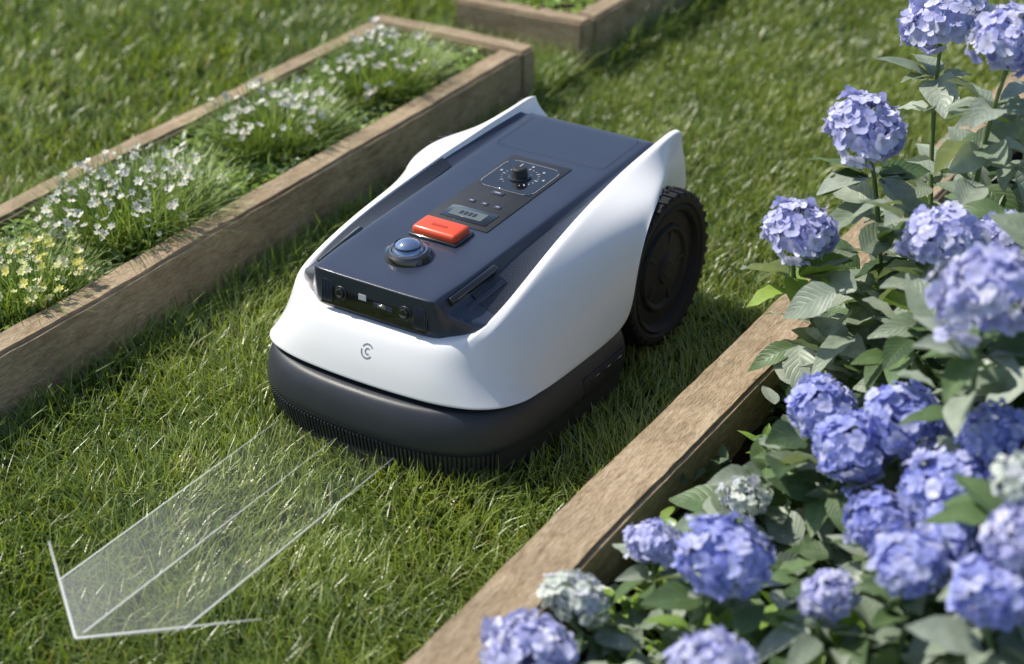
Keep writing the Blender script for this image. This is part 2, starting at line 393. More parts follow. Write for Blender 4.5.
R.append(st(.52,.140,.279,.012,(.182,.262),(.197,.256),(.206,.248),.50))
R.append(st(.575,.138,.282,.011,(.167,.262),(.178,.248),(.185,.232),.565))
R.append(st(.62,.137,.285,.010,(.157,.262),(.166,.236),(.171,.205),.615))
R.append(st(.655,.137,.287,.010,(.152,.262),(.160,.228),(.165,.185),.655))
R.append(st(.672,.137,.283,.010,(.150,.258),(.158,.224),(.163,.182),.670))
shell=loft_sym('white_shell',R,M_white,MW,3,.004,{'cols':{3:lambda j:.0 if j<3 else .55,4:lambda j:.0 if j<3 else .4,7:.8},'rows':{0:.6,16:.8}})
def zt(y): return .240+(y-.018)*.057
def crest(y):
    ys=[.045,.066,.15,.22,.30,.355,.425,.465,.53,.6,.655]; zs=[.195,.198,.222,.239,.253,.261,.270,.274,.279,.283,.286]; ws=[.168,.168,.165,.160,.153,.149,.145,.142,.140,.138,.137]
    return float(np.interp(y,ys,ws)),float(np.interp(y,ys,zs))
B=[]
B.append([(0,.050,.168),(.06,.050,.168),(.104,.050,.168),(.112,.052,.168),(.122,.056,.170),(.146,.064,.178),(.158,.072,.184)])
B.append([(0,.020,.172),(.06,.020,.172),(.100,.021,.172),(.111,.025,.172),(.123,.033,.174),(.146,.044,.178),(.162,.056,.186)])
B.append([(0,.0135,.231),(.06,.0135,.231),(.100,.0145,.231),(.1100,.020,.230),(.121,.033,.213),(.146,.046,.201),(.163,.058,.194)])
B.append([(0,.0128,.2385),(.06,.0128,.2385),(.100,.0138,.2385),(.1090,.020,.2375),(.121,.038,.2145),(.147,.051,.2025),(.164,.062,.1955)])
B.append([(0,.018,.2405),(.06,.018,.2405),(.0985,.019,.2405),(.107,.025,.2395),(.120,.048,.216),(.147,.057,.204),(.166,.066,.198)])
for y in [.075,.12,.2,.3,.4,.5,.57,.618]:
    w,zc=crest(y); z=zt(y); hw=np.interp(y,[.02,.63],[.112,.118]); k=np.interp(y,[.05,.45],[1,0]); zb=zc-.004
    dz=.024*k+.006*(1-k)
    B.append([(0,y,z),(.06,y,z),(hw-.010,y,z),(hw,y,z-.0015),(hw+.008,y,z-dz),((hw+.008+w)/2,y,(z-dz)*.35+zb*.65-.003),(w+.001,y,zb)])
B.append([(0,.632,.27),(.06,.632,.27),(.107,.632,.27),(.117,.632,.27),(.124,.632,.266),(.13,.632,.266),(.137,.632,.268)])
B.append([(0,.64,.20),(.06,.64,.20),(.107,.64,.20),(.117,.64,.20),(.124,.64,.20),(.13,.64,.20),(.137,.64,.20)])
loft_sym('dark_top_panel',B,M_panel,MW,2,0,{'cols':{3:.85,4:.7},'rows':{1:.8,3:.7,12:.5,13:.6}})
for s in (1,-1):
    V=[];F=[];ysn=np.linspace(.090,.40,14)
    for y in ysn:
        w,zc=crest(y); z=zt(y); hw=np.interp(y,[.02,.63],[.112,.118]); k=np.interp(y,[.05,.45],[1,0]); zb=zc-.004; dz=.024*k+.006*(1-k)
        a=np.array([hw+.010,y,z-dz+.0015]); c=np.array([w-.002,y,zb+.0015]); m_=np.array([(hw+.008+w)/2,y,(z-dz)*.35+zb*.65-.0008])
        for q in (a,m_,c): V.append((q[0]*s,q[1],q[2]))
    for i in range(13):
        for j in range(2): F.append((i*3+j,i*3+j+1,(i+1)*3+j+1,(i+1)*3+j) if s>0 else (i*3+j,(i+1)*3+j,(i+1)*3+j+1,i*3+j+1))
    pymesh('channel_insert',V,F,M_carb,MW)
    rbox('side_vent_frame',(.010,.110,.018),(s*.118,.098,.232),M_gloss,MW,.003,3,(math.radians(6),s*math.radians(28),0))
    rbox('side_vent_blade',(.004,.096,.004),(s*.1235,.100,.2355),M_metal if s>0 else M_panel,MW,.0016,2,(math.radians(6),s*math.radians(28),0))
    rbox('side_fin',(.009,.085,.007),(s*.133,.108,.2165),M_panel,MW,.0028,3,(math.radians(9),s*math.radians(20),s*math.radians(-3)))
half=[(0,-.043),(.045,-.042),(.09,-.038),(.135,-.028),(.172,-.012),(.200,.012),(.217,.044),(.227,.085),(.231,.13),(.232,.2),(.232,.31),(.230,.358),(.197,.368),(.182,.38),(.178,.43),(.176,.52),(.172,.60),(.155,.635),(.08,.645),(0,.646)]
ring=half+[(-x,y) for x,y in half[-2:0:-1]]
def ringloft(name,levels,mat,sub=1,cy_=.3):
    V=[];n=len(ring)
    for z,sx,sy in levels:
        for x,y in ring: V.append((x*sx,cy_+(y-cy_)*sy,z))
    F=[]
    for j in range(len(levels)-1):
        for i in range(n): F.append((j*n+i,j*n+(i+1)%n,(j+1)*n+(i+1)%n,(j+1)*n+i))
    F.append(tuple(range(n))[::-1]); F.append(tuple(range((len(levels)-1)*n,len(levels)*n)))
    o=pymesh(name,V,F,mat,MW); s=o.modifiers.new('ss','SUBSURF'); s.levels=sub; s.render_levels=sub; return o
ringloft('front_bumper_base',[(-.032,.960,.960),(-.028,.980,.980),(-.010,.995,.992),(.020,1.010,1.005),(.026,1.030,1.016),(.034,1.038,1.020),(.060,1.026,1.012),(.078,1.0,.992),(.085,.978,.974),(.089,.93,.94)],M_bump,2)
ringloft('chassis',[(.07,.93,.94),(.12,.90,.92),(.15,.76,.84),(.165,.62,.74)],M_blk,1)
hx=np.array([q[0] for q in half[:10]]);hy=np.array([q[1] for q in half[:10]])
sl=np.concatenate([[0],np.cumsum(np.hypot(np.diff(hx),np.diff(hy)))])
bmV=[];bmF=[]
for s in np.arange(-.235,.236,.0068):
    x=np.interp(abs(s),sl,hx)*np.sign(s); y=np.interp(abs(s),sl,hy)
    x2=np.interp(abs(s)+.004,sl,hx)*np.sign(s if s else 1); y2=np.interp(abs(s)+.004,sl,hy)
    an=math.atan2(y2-y,(x2-x)) if s>=0 else math.atan2(y-y2,x-x2)
    k=len(bmV); hz=[(-.020,.992),(.020,1.013)]
    for z,sc_ in hz:
        for dx,dy in ((-.0018,-.0014),(.0018,-.0014),(.0018,.009),(-.0018,.009)):
            X=x*sc_+dx*math.cos(an)-dy*math.sin(an); Y=.3+(y-.3)*sc_+dx*math.sin(an)+dy*math.cos(an)
            bmV.append((X,Y,z))
    bmF+= [(k,k+1,k+5,k+4),(k+1,k+2,k+6,k+5),(k+2,k+3,k+7,k+6),(k+3,k,k+4,k+7),(k+4,k+5,k+6,k+7),(k,k+3,k+2,k+1)]
pymesh('bumper_ribs',bmV,bmF,M_bump,MW,False)
for s in (1,-1):
    rbox('skirt_panel',(.004,.12,.036),(s*.2390,.275,.040),M_blk,MW,.0015,2)
    for i in range(3): rbox('skirt_slot',(.002,.028,.004),(s*.2415,.245+i*.033,.048),M_gloss,MW,.0008,1)
for s in (1,-1):
    W=empty('wheel_tmp'); W.name='rear_wheel'; W.parent=MW; W.location=(0,.503,.118)
    prof=[(.0,.222),(.022,.222),(.026,.218),(.060,.214),(.066,.219),(.070,.219),(.074,.213),(.094,.214),(.099,.223),(.104,.226),(.108,.2225),(.112,.2265),(.120,.2275),(.1265,.224),(.1285,.212),(.1265,.196),(.12,.190),(.0,.188)]
    revolve('tyre',[(r,h*s) for r,h in prof],M_rub,W,'x',80,ang=25)
    V=[];F=[];nl=34
    for i in range(nl):
        a0=2*math.pi*i/nl
        for side in (0,1):
            a=a0+side*math.pi/nl
            h0,h1=(.194,.210) if side==0 else (.209,.2275)
            sk=.045*(1 if side==0 else -1)
            k=len(V)
            for r in (.118,.1315):
                for hh,da in ((h0,-sk),(h1,sk)):
                    for dd in (-.030,.030):
                        if r>.13: dd*=.85
                        an=a+da*.5+dd
                        rr=r-(.0035 if (side==1 and hh==h1 and r>.13) else 0)
                        V.append((hh*s,rr*math.cos(an),rr*math.sin(an)))
            F+=[(k,k+1,k+3,k+2),(k+4,k+6,k+7,k+5),(k,k+4,k+5,k+1),(k+2,k+3,k+7,k+6),(k,k+2,k+6,k+4),(k+1,k+5,k+7,k+3)]
    pymesh('tyre_lugs',V,F,M_rub,W,False)
    revolve('hub_cap',[(0,.2235*s),(.014,.2235*s),(.018,.221*s),(.018,.214*s)],M_rub,W,'x',40)
    for i in range(5):
        a=2*math.pi*i/5; rbox('spoke',(.004,.050,.008),(.2150*s,.050*math.cos(a),.050*math.sin(a)),M_rub,W,.002,2,(a,0,0))
    rbox('axle_housing',(.06,.08,.09),(s*.165,.50,.12),M_blk,MW,.01,3)
    revolve('caster_wheel',[(0,.02),(.028,.02),(.032,.014),(.032,-.014),(.028,-.02),(0,-.02)],M_rub,MW,'x',32,(s*.13,.07,-.012))
tilt=math.atan(.057)
def T(y,dz=0): return zt(y)+dz
rx=(tilt,0,0)
rbox('button_rim',(.088,.052,.006),(.002,.186,T(.186,.0015)),M_gloss,MW,.0028,3,rx)
rbox('stop_button',(.080,.044,.020),(.002,.186,T(.186,.006)),M_red,MW,.0065,4,rx)
rbox('stop_button_print',(.026,.006,.0006),(.002,.183,T(.183,.0163)),simple('red_print',(.5,.04,.015),.5),MW,0,1,rx)
revolve('lidar_ring',[(.024,.001),(.025,.009),(.030,.0105),(.0345,.0085),(.037,.002),(.038,-.004)],M_gloss,MW,'z',64,(-.002,.108,T(.108)),rx)
revolve('lidar_ring_trim',[(.0245,.008),(.026,.0112),(.0285,.0112),(.029,.009)],M_metal,MW,'z',64,(-.002,.108,T(.108,.0006)),rx)
revolve('lidar_dome',[(.0245*math.cos(a),.006+.021*math.sin(a)) for a in np.linspace(0,math.pi/2,14)],M_glass,MW,'z',48,(-.002,.108,T(.108)),rx)
revolve('lidar_band',[(.0215,.0165),(.0222,.0172),(.0205,.0198),(.0198,.0192)],M_gloss,MW,'z',48,(-.002,.108,T(.108,.0004)),rx)
rbox('control_inlay',(.112,.245,.0016),(.004,.346,T(.346,.0006)),M_blk,MW,.0007,2,rx)
rbox('display_bezel',(.084,.040,.002),(.006,.256,T(.256,.0016)),M_gloss,MW,.0008,2,rx)
rbox('display_screen',(.060,.024,.001),(.004,.256,T(.256,.0029)),M_disp,MW,.0003,1,rx)
for i in range(4): rbox('display_digit',(.005,.010,.0004),(-.008+i*.008,.256,T(.256,.0037)),M_gloss,MW,0,1,rx)
for i in range(3):
    rbox('touch_key',(.012,.009,.0016),(-.018+i*.024,.298,T(.298,.0018)),M_panel,MW,.0007,2,rx)
    rbox('key_symbol',(.0055,.0018,.0005),(-.018+i*.024,.298,T(.298,.0028)),M_grey,MW,0,1,rx)
def frame(name,cx,cyy,w,h,r,t,mat,dz):
    pts=[]
    for (sx,sy,a0) in ((1,1,0),(-1,1,90),(-1,-1,180),(1,-1,270)):
        for k in range(7):
            a=math.radians(a0+15*k); pts.append((sx*(w/2-r)+r*math.cos(a),sy*(h/2-r)+r*math.sin(a)))
    V=[];n=len(pts)
    for sc_ in (1,0):
        for x,y in pts:
            l=math.hypot(x,y); k=1 if sc_ else (1-t/l)
            Y=cyy+y*k; V.append((cx+x*k,Y,T(Y,dz)))
    F=[(i,(i+1)%n,n+(i+1)%n,n+i) for i in range(n)]
    pymesh(name,V,F,mat,MW)
frame('dial_frame',.004,.402,.100,.100,.018,.0009,M_grey,.0022)
rbox('dial_plate',(.096,.096,.001),(.004,.402,T(.402,.0017)),M_gloss,MW,.0004,1,rx)
revolve('dial_base',[(0,.004),(.017,.004),(.019,.002),(.019,-.001)],M_gloss,MW,'z',48,(.004,.402,T(.402,.002)),rx)
revolve('dial_knob',[(0,.018),(.0095,.018),(.0115,.016),(.013,.004)],M_blk,MW,'z',40,(.004,.402,T(.402,.002)),rx)
rbox('dial_pointer',(.0018,.010,.0008),(.004,.407,T(.407,.0205)),M_grey,MW,0,1,rx)
for i in range(24):
    a=2*math.pi*i/24
    if i in (17,18,19): continue
    ln=.006 if i%3==0 else .0032
    rr=.030; x=.004+rr*math.cos(a); y=.402+rr*math.sin(a)
    rbox('dial_tick',(ln,.0012 if i%3 else .002,.0004),(x,y,T(y,.0026)),M_grey,MW,0,1,(tilt,0,a))
for i in range(5):
    a=math.radians(10+i*40); x=.004+.040*math.cos(a); y=.402+.040*math.sin(a)
    rbox('dial_number',(.0034,.0045,.0004),(x,y,T(y,.0026)),M_grey,MW,0,1,rx)
rbox('mode_key',(.022,.010,.0018),(.004,.338,T(.338,.0020)),M_panel,MW,.0008,2,rx)
rbox('mode_key_print',(.010,.002,.0005),(.004,.338,T(.338,.0031)),M_grey,MW,0,1,rx)
frame('lid_seam',.0,.553,.205,.125,.012,.0010,M_gloss,.0012)
fa=math.radians(-6)
rbox('sensor_window',(.190,.004,.044),(0,.0170,.2055),M_gloss,MW,.0018,2,(fa,0,0))
for sx in (-.058,.058):
    revolve('camera_bezel',[(0,.0012),(.010,.0012),(.011,0)],M_blk,MW,'z',32,(sx,.0143,.208),(math.radians(90)+fa,0,0))
    revolve('camera_lens',[(0,.0035),(.0035,.0035),(.006,.0045),(.0072,.004),(.008,0)],M_gloss,MW,'z',32,(sx,.0143,.208),(math.radians(90)+fa,0,0))
rbox('sensor_label',(.014,.001,.009),(-.018,.0140,.2120),M_grey,MW,.0003,1,(fa,0,0))
rbox('sensor_slot',(.034,.001,.007),(.018,.0145,.206),M_panel,MW,.0003,1,(fa,0,0))
rbox('sensor_light',(.014,.001,.004),(.016,.0138,.206),M_metal,MW,.0003,1,(fa,0,0))
rbox('sensor_sill',(.16,.004,.003),(0,.0165,.189),M_panel,MW,.001,2,(fa,0,0))
for i in range(8):
    for s in (1,-1): rbox('front_louvre',(.0015,.004,.034),(s*(.074+i*.0026),.0150,.2065),M_panel,MW,.0005,1,(fa,0,0))
def decal(name,pts_quads):
    V=[];F=[]
    for q in pts_quads:
        k=len(V); V+=[(x,-.030,z) for x,z in q]; F.append((k,k+1,k+2,k+3))
    o=pymesh(name,V,F,M_logo,MW,False)
    s=o.modifiers.new('w','SHRINKWRAP'); s.target=shell; s.wrap_method='PROJECT'; s.use_project_y=True; s.use_positive_direction=True; s.use_negative_direction=False; s.offset=.0006
    return o
def arcq(cx,cz,r0,r1,a0,a1,n):
    out_=[]
    for i in range(n):
        b0=math.radians(a0+(a1-a0)*i/n); b1=math.radians(a0+(a1-a0)*(i+1)/n)
        out_.append([(cx+r0*math.cos(b0),cz+r0*math.sin(b0)),(cx+r1*math.cos(b0),cz+r1*math.sin(b0)),(cx+r1*math.cos(b1),cz+r1*math.sin(b1)),(cx+r0*math.cos(b1),cz+r0*math.sin(b1))])
    return out_
Z0=.142
decal('hood_mark',arcq(.006,Z0,.0088,.0106,35,150,14)+arcq(.006,Z0,.0088,.0106,170,325,18)+arcq(.007,Z0,.0032,.0048,50,310,18))
rbox('rear_block',(.26,.05,.12),(0,.625,.15),M_blk,MW,.012,3)

# ---------------------------------------------------------------- projected arrow
m,nt,out=newmat('projected_light'); at=N(nt,'ShaderNodeAttribute',attribute_name='Col')
em=N(nt,'ShaderNodeEmission'); em.inputs['Color'].default_value=(.95,.98,1,1); em.inputs['Strength'].default_value=1.0
tr=N(nt,'ShaderNodeBsdfTransparent'); mx=N(nt,'ShaderNodeMixShader'); nt.links.new(at.outputs['Fac'],mx.inputs[0])
nt.links.new(tr.outputs[0],mx.inputs[1]); nt.links.new(em.outputs[0],mx.inputs[2]); nt.links.new(mx.outputs[0],out.inputs[0]); M_arrow=m
AR=Acc(); az_=.018
def strip(p0,p1,w,a0,a1,z,k=8):
    p0=np.array(p0);p1=np.array(p1);d=(p1-p0)/np.linalg.norm(p1-p0);nn=np.array([-d[1],d[0]])*w/2
    V=[];C=[]
    for i in range(k+1):
        c=p0+(p1-p0)*i/k; al=a0+(a1-a0)*(i/k)**.7
        V+= [(*(c-nn),z),(*(c+nn),z)]; C+=[[al]*3]*2
    AR.add(np.array(V),np.array([[2*i,2*i+1,2*i+3,2*i+2] for i in range(k)]),np.array(C))
def fill(a,b,c,d,al,z):
    V=[];C=[];k=8
    a,b,c,d=map(np.array,(a,b,c,d))
    for i in range(k+1):
        t=i/k; V+= [(*(a+(b-a)*t),z),(*(d+(c-d)*t),z)]; C+=[[al[0]+(al[1]-al[0])*t**1.6]*3]*2
    AR.add(np.array(V),np.array([[2*i,2*i+1,2*i+3,2*i+2] for i in range(k)]),np.array(C))
cx=-.015; tip=(cx,-.620); bl=(cx-.175,-.482); br=(cx+.175,-.470)
sl0=(cx-.103,-.07); sl1=(cx-.103,-.539); sr0=(cx+.103,-.07); sr1=(cx+.103,-.535)
strip(sl0,sl1,.0026,.10,.95,az_); strip(sr0,sr1,.0026,.10,.85,az_); strip((cx,-.07),(cx,-.606),.0024,.06,.85,az_)
strip(bl,tip,.0036,.4,1,az_+.001); strip(br,tip,.0036,.2,1,az_+.001)
fill(sl0,sl1,(cx,-.620),(cx,-.07),(.01,.24),az_-.003); fill((cx,-.07),(cx,-.620),sr1,sr0,(.01,.14),az_-.003)
AR.make('projected_light_arrow',M_arrow)

# ---------------------------------------------------------------- hydrangeas
def petal_head(name,pal,nfl=105,r=.05,seed=0):
    acc=Acc()
    i=np.arange(nfl)+.5; ph=np.arccos(1-2*i/nfl*.80); th=np.pi*(1+5**.5)*i
    d=np.stack([np.cos(th)*np.sin(ph),np.sin(th)*np.sin(ph),np.cos(ph)],1)+rng.normal(0,.075,(nfl,3)); d/=np.linalg.norm(d,axis=1)[:,None]
    f1=rng.normal(0,1,3);f2=rng.normal(0,1,3)
    lump=1+.10*np.sin(d@f1*3+1)+.08*np.sin(d@f2*6)
    rad=r*rng.uniform(.80,1.08,nfl)*lump
    for k in range(nfl):
        nrm=Vector(d[k]+rng.normal(0,.33,3)).normalized(); q=nrm.to_track_quat('Z','Y').to_matrix()
        Mx=np.array(q)@np.array(Matrix.Rotation(random.uniform(0,6.28),3,'Z'))
        c=np.array(pal[0])+(np.array(pal[1])-np.array(pal[0]))*rng.uniform(0,1)
        if rng.uniform()<.35: c=c*.4+np.array(pal[2])*.6
        s=rng.uniform(.78,1.15)*r*.24
        for j in range(4):
            a=j*math.pi/2+rng.normal(0,.10)
            t=np.array([0.05,.4,.75,1.0]);wd=np.array([.08,.46,.58,.26])*rng.uniform(.85,1.1)
            tw=rng.normal(0,.12); cup=rng.uniform(-.1,.35)
            V=[]
            for tt,ww in zip(t,wd):
                for ss in (-1,0,1):
                    V.append([tt,ss*ww,.12*tt-cup*tt**2+(.12*abs(ss)*tt)+tw*ss*tt])
            V=np.array(V)*s; ca,sa=math.cos(a),math.sin(a)
            V=np.stack([V[:,0]*ca-V[:,1]*sa,V[:,0]*sa+V[:,1]*ca,V[:,2]],1)
            V=V@Mx.T+d[k]*rad[k]*np.array([1,1,.82])
            Q=[[3*a_+b_,3*a_+b_+1,3*a_+b_+4,3*a_+b_+3] for a_ in range(3) for b_ in range(2)]
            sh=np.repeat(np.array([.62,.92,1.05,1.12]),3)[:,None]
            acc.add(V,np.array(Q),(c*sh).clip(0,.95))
        e=np.array([[1,0,.12],[0,1,.12],[-1,0,.12],[0,-1,.12]])*s*.14; e=e@Mx.T+d[k]*rad[k]*np.array([1,1,.82])
        acc.add(e,np.array([[0,1,2,3]]),np.array(pal[3]))
    for k in range(0,nfl,2):
        V,Q=tube([(0,0,-.2*r),tuple(d[k]*rad[k]*np.array([1,1,.82])*.95)],.0009,.0007,3); acc.add(V,Q,np.array([.16,.2,.12]))
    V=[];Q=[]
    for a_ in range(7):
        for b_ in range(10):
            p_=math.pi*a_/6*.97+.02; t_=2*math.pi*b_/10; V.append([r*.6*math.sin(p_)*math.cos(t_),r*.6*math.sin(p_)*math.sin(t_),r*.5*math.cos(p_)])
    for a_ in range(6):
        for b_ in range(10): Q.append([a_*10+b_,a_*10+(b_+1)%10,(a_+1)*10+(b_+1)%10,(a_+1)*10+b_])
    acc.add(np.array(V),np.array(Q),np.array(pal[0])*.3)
    return quads('__'+name,np.concatenate(acc.V),np.concatenate(acc.Q),M_petal,None,np.concatenate(acc.C))
blue=[(.31,.35,.78),(.48,.52,.88),(.74,.75,.93),(.5,.55,.7)]
lav=[(.47,.48,.82),(.63,.64,.91),(.84,.84,.94),(.6,.6,.7)]
pale=[(.60,.66,.58),(.78,.82,.76),(.68,.68,.84),(.4,.5,.25)]
HB=[petal_head('hb%d'%i,blue,130) for i in range(4)]; HL=[petal_head('hl%d'%i,lav,130) for i in range(4)]; HP=[petal_head('hp%d'%i,pale,80) for i in range(2)]
heads=[(.564,.754,.52,1.35,'L',0),(.568,.431,.45,1.08,'L',0),(.53,.311,.33,1.0,'L',0),(.748,.485,.60,1.05,'L',0),
 (.756,.247,.40,1.05,'L',1),(.901,-.065,.50,1.22,'L',1),(.80,.36,.36,.9,'L',1),
 (.673,.068,.21,.88,'B',2),(.748,-.02,.22,.95,'B',2),(.804,.014,.26,.94,'B',2),(.898,-.105,.26,1.0,'B',2),(.933,-.049,.31,.82,'B',2),(.835,-.137,.21,.74,'B',2),
 (.948,-.199,.26,.90,'B',3),(.915,-.268,.26,.82,'B',3),(1.018,-.317,.29,.86,'B',3),(1.03,-.276,.34,.8,'L',3),(1.012,-.232,.38,.6,'P',3),(.826,-.265,.18,.6,'L',3),
 (.704,-.287,.20,1.05,'B',4),(.579,-.215,.13,.70,'L',4),(.629,-.06,.13,.62,'P',4),(.556,-.479,.13,1.0,'L',4),(.543,-.352,.12,.78,'P',4),(.776,-.476,.20,.8,'L',4)]
bases=[(.70,.55),(.85,.16),(.82,-.02),(.98,-.26),(.70,-.33)]
bush=[empty('hydrangea_bush',(0,0,0)) for _ in bases]
LV=[Acc() for _ in bases]; ST=[Acc() for _ in bases]
HC=np.array([[h[0],h[1],h[2]] for h in heads]); CAM=np.array([1.397,-1.918,1.45])
def leafcol(n,kind):
    a=rng.uniform(0,1,n)[:,None]
    if kind==0: c=np.array([.19,.25,.17])*(1-a)+np.array([.42,.47,.39])*a
    elif kind==1: c=np.array([.055,.10,.04])*(1-a)+np.array([.14,.22,.09])*a
    else: c=np.array([.17,.30,.04])*(1-a)+np.array([.34,.47,.10])*a
    return c
def addleaves(acc,pos,az,pitch,L,kind,wr=.60):
    # leaves grow clear of the blooms: drop those that would pass through one
    mid=pos+np.stack([np.cos(az),np.sin(az),np.sin(pitch)],1)*L[:,None]*.55
    dd=np.linalg.norm(mid[:,None,:]-(HC+np.array([.012,-.03,.02]))[None],axis=2).min(1)
    k=dd>.048
    pos,az,pitch,L=pos[k],az[k],pitch[k],L[k]; n=len(pos)
    if n==0: return
    V,Q,U=leafset(pos,az,pitch,rng.normal(0,.4,n),L,L*wr*rng.uniform(.8,1.15,n),rng.uniform(.1,.6,n),rng.uniform(.08,.45,n))
    acc.add(V,Q,np.repeat(leafcol(n,kind),35,0),U)
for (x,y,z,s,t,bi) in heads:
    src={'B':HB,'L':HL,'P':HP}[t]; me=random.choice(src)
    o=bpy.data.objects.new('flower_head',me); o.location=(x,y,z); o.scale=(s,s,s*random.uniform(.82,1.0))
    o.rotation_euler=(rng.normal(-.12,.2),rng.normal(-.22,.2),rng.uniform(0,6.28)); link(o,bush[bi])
    bx,by=bases[bi]; bx=bx*.55+x*.45; by=by*.55+y*.45
    P0=Vector((bx,by,0)); P3=Vector((x,y,z-.03*s)); pts=[]
    w1,w2=random.uniform(-.03,.03),random.uniform(-.03,.03)
    for k in range(9):
        u=k/8; sm=math.sin(u*math.pi)
        pts.append(P0.lerp(P3,u)+Vector(((x-bx)*.25*sm+w1*sm,(y-by)*.2*sm+w2*math.sin(u*5),.04*sm*z)))
    V,Q=tube(pts,.0055,.0032); ST[bi].add(V,Q,np.array([.14,.20,.07]))
    az0=rng.uniform(0,6.28)
    levels=[.93,.84,.70,.55,.4] if z>.28 else [.88,.7,.4]
    for li,u in enumerate(levels):
        q=pts[int(round(u*8))]
        n=5 if li==0 else 4
        az=az0+li*1.3+np.arange(n)*2*np.pi/n+rng.normal(0,.3,n)
        pos=np.tile(np.array(q),(n,1))+np.stack([np.cos(az),np.sin(az),az*0],1)*.010
        L=rng.uniform(.05,.10,n)*(1 if z>.22 else .8)
        end=pos[:,0]+np.cos(az)*L; kk=end>(.49 if z<.25 else .46)
        if kk.sum()==0: continue
        kind=0 if rng.uniform()<(.85 if bi<2 else .6) else 1
        if rng.uniform()<.10: kind=2
        addleaves(LV[bi],pos[kk],az[kk],rng.uniform(-.35,.6,kk.sum()),L[kk],kind)
def scatter(bi,n,x0,x1,y0,y1,zf,kinds,Lr):
    x=rng.uniform(x0,x1,n);y=rng.uniform(y0,y1,n);z=zf(x,y)*rng.uniform(.35,1,n)
    ks=rng.choice(kinds,n)
    for kd in set(kinds):
        sel=ks==kd
        if sel.sum(): addleaves(LV[bi],np.stack([x,y,z],1)[sel],rng.uniform(0,6.28,sel.sum()),rng.uniform(-.4,.7,sel.sum()),rng.uniform(*Lr,sel.sum()),kd)
scatter(0,360,.53,.95,.22,1.0,lambda x,y:np.clip((x-.46)*2.1,.03,.44),[0,0,0,1],(.05,.10))
scatter(1,350,.58,1.15,-.05,.45,lambda x,y:np.clip((x-.52)*1.3,.03,.36),[0,0,0,1,1],(.05,.10))
scatter(2,280,.56,1.1,-.2,.15,lambda x,y:np.clip((x-.50)*.5,.03,.16),[1,1,0],(.04,.08))
scatter(3,300,.76,1.2,-.5,-.1,lambda x,y:np.clip((x-.6)*.5,.03,.19),[1,1,0],(.045,.085))
scatter(4,320,.53,.95,-.75,-.15,lambda x,y:np.clip((x-.47)*.6,.03,.13),[1,0,1,2,0],(.035,.075))
scatter(0,160,.6,1.5,1.0,2.2,lambda x,y:np.clip((x-.5)*.8,.05,.4),[1,1,0],(.07,.12))
for i,bb in enumerate(bush):
    LV[i].make('leaves',M_leaf,bb); ST[i].make('stems',M_stem,bb)
A2=Acc()
def undergrowth(acc,n,x0,x1,y0,y1,z0,z1,L,kind,clump=14):
    k=max(1,n//clump); cx_=rng.uniform(x0,x1,k);cy_=rng.uniform(y0,y1,k);idx=rng.integers(0,k,n)
    x=(cx_[idx]+rng.normal(0,.022,n)).clip(x0,x1);y=(cy_[idx]+rng.normal(0,.022,n)).clip(y0,y1);z=rng.uniform(z0,z1,n)
    V,Q,U=leafset(np.stack([x,y,z],1),rng.uniform(0,6.28,n),rng.uniform(-.1,.9,n),rng.normal(0,.3,n),rng.uniform(L*.6,L*1.3,n),rng.uniform(L*.3,L*.55,n),rng.uniform(.1,.5,n),rng.uniform(.1,.3,n),4,3)
    acc.add(V,Q,np.repeat(leafcol(n,kind),12,0),U)
undergrowth(A2,1500,.50,1.1,-.9,.9,.0,.05,.030,1); undergrowth(A2,900,.50,.8,-.7,.6,.01,.06,.032,2,24)
A2.make('ground_cover_plants',M_small)

# ---------------------------------------------------------------- left bed plants
A3=Acc()
undergrowth(A3,9000,-.868,-.585,-1.3,1.31,.035,.078,.020,2,10); undergrowth(A3,4000,-.868,-.585,-1.3,1.31,.035,.085,.020,1,8)
undergrowth(A3,2500,-.78,-.565,1.6,3.5,.03,.09,.025,2,10)
def tufts(acc,n,x0,x1,y0,y1,L,z=.035):
    x=rng.uniform(x0,x1,n);y=rng.uniform(y0,y1,n)
    V,Q,T=blades(np.stack([x,y,np.full(n,z)],1),rng.uniform(0,6.28,n),rng.uniform(L*.6,L*1.3,n),rng.uniform(.0022,.0035,n),np.abs(rng.normal(.15,.15,n)),np.abs(rng.normal(.7,.4,n)),3)
    a=rng.uniform(0,1,n)[:,None]; C=np.array([.11,.20,.03])*(1-a)+np.array([.32,.44,.09])*a
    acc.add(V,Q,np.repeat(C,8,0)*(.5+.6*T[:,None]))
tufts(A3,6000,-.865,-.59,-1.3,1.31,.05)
A3.make('ground_cover_plants',M_small)
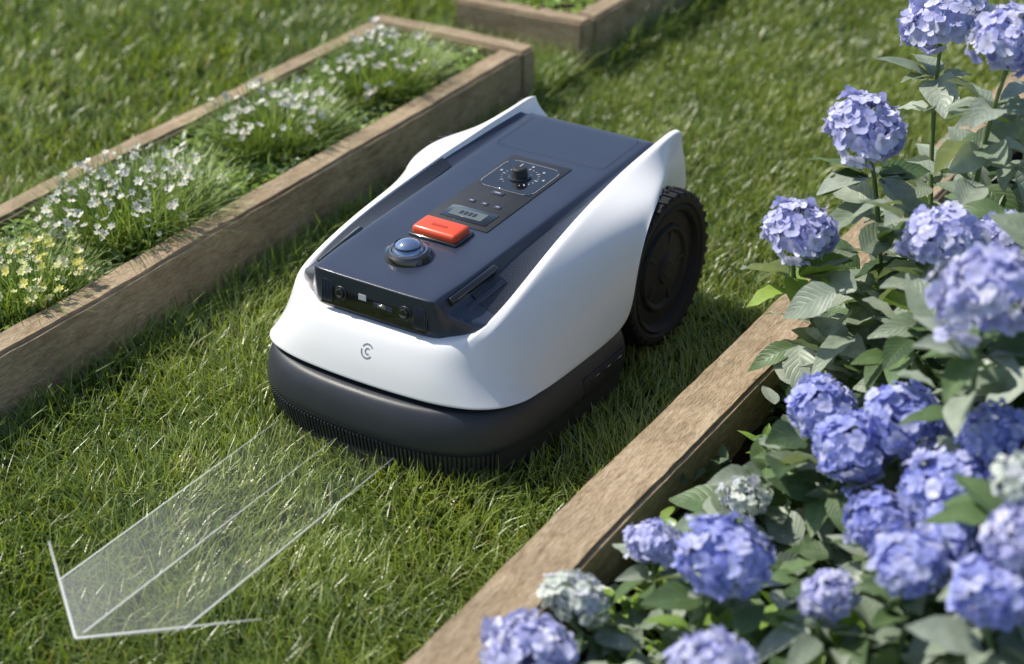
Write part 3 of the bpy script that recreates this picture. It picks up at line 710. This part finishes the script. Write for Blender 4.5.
def flower_clump(name,cx,cy_,rx_,ry_,h,nb,nf,cols,fs):
    e=empty(name,(0,0,0)); acc=Acc(); fl=Acc()
    n=nb; r=np.sqrt(rng.uniform(0,1,n));th=rng.uniform(0,6.28,n)
    x=(cx+rx_*r*np.cos(th)*.8).clip(-.865,-.585);y=cy_+ry_*r*np.sin(th)*.85
    az=np.arctan2(y-cy_,x-cx)+rng.normal(0,.8,n)
    V,Q,T=blades(np.stack([x,y,np.full(n,.035)],1),az,h*rng.uniform(.6,1.25,n)*(1.1-.3*r*r),rng.uniform(.0022,.004,n),np.abs(rng.normal(.2,.15,n)),np.abs(rng.normal(.5,.35,n)),5)
    a=rng.uniform(0,1,n)[:,None];C=np.array([.15,.26,.05])*(1-a)+np.array([.46,.56,.19])*a
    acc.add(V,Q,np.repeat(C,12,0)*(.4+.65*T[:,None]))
    acc.make('leaves',M_small,e)
    stm=Acc()
    for i in range(nf):
        r=math.sqrt(random.random());t=random.uniform(0,6.28)
        x=min(max(cx+rx_*r*math.cos(t),-.90),-.56);y=cy_+ry_*r*math.sin(t);z=.035+h*(random.uniform(.72,1.15)-.3*r*r)
        V,Q=tube([(x+random.uniform(-.02,.02),y+random.uniform(-.02,.02),.04),(x,y,z*.6),(x,y,z)],.0012,.0009,4); stm.add(V,Q,np.array([.16,.26,.07]))
        for q in range(random.choice([1,2,2,3])):
            c0=np.array([x,y,z])+rng.normal(0,.008,3)*(q>0)
            nrm=Vector((rng.normal(.2,.6),rng.normal(-.35,.6),1)).normalized(); Mx=np.array(nrm.to_track_quat('Z','Y').to_matrix())
            c=np.array(random.choice(cols))*random.uniform(.85,1.05); s=fs*random.uniform(.6,1.25)*.5
            for j in range(6):
                a_=j*math.pi/3+rng.normal(0,.08); ca,sa=math.cos(a_),math.sin(a_)
                V=np.array([[.1,-.12,0],[.1,.12,0],[.6,-.3,.2],[.6,.3,.2],[1,-.12,.3],[1,.12,.3]])*s
                V=np.stack([V[:,0]*ca-V[:,1]*sa,V[:,0]*sa+V[:,1]*ca,V[:,2]],1)@Mx.T+c0
                fl.add(V,np.array([[0,2,3,1],[2,4,5,3]]),c)
            e4=(np.array([[1,0,.35],[0,1,.35],[-1,0,.35],[0,-1,.35]])*s*.28)@Mx.T+c0
            fl.add(e4,np.array([[0,1,2,3]]),np.array([.70,.5,.08]))
    fl.make('flowers',M_petal,e); stm.make('stems',M_stem,e)
WH=[(.85,.85,.80),(.80,.82,.70),(.85,.80,.78)]; YE=[(.80,.76,.22),(.76,.80,.42),(.78,.76,.55)]
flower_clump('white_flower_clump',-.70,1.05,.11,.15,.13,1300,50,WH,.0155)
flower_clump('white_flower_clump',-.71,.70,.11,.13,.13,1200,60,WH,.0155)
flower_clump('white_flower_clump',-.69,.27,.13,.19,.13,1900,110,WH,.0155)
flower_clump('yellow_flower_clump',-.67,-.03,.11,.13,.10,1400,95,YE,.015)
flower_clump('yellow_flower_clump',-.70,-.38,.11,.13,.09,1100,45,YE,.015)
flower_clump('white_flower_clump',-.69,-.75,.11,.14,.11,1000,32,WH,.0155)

# ---------------------------------------------------------------- light
w=bpy.data.worlds.new('World'); sc.world=w; w.use_nodes=True; nt=w.node_tree
bg=nt.nodes.get('Background') or nt.nodes.new('ShaderNodeBackground')
sky=nt.nodes.new('ShaderNodeTexSky'); sky.sky_type='NISHITA'; sky.sun_disc=False
S=Vector((-.62,-.06,.78)).normalized()
sky.sun_elevation=math.asin(S.z); sky.sun_rotation=math.atan2(S.x,S.y)
nt.links.new(sky.outputs[0],bg.inputs['Color']); bg.inputs['Strength'].default_value=.14
L=bpy.data.lights.new('sun','SUN'); L.energy=5.0; L.angle=math.radians(.6); L.color=(1,.945,.83)
so=bpy.data.objects.new('sun',L); so.rotation_euler=S.to_track_quat('Z','Y').to_euler(); link(so)

# ---------------------------------------------------------------- camera
cam=bpy.data.cameras.new('camera'); co=bpy.data.objects.new('camera',cam); link(co)
co.location=(1.397,-1.918,1.45); co.rotation_euler=(math.radians(61.5),0,math.radians(31))
cam.lens=65.14; cam.sensor_width=36; cam.clip_end=500; cam.clip_start=.05
cam.dof.use_dof=True; cam.dof.focus_distance=2.80; cam.dof.aperture_fstop=2.8
sc.camera=co
sc.view_settings.view_transform='Standard'; sc.view_settings.look='None'; sc.view_settings.exposure=0
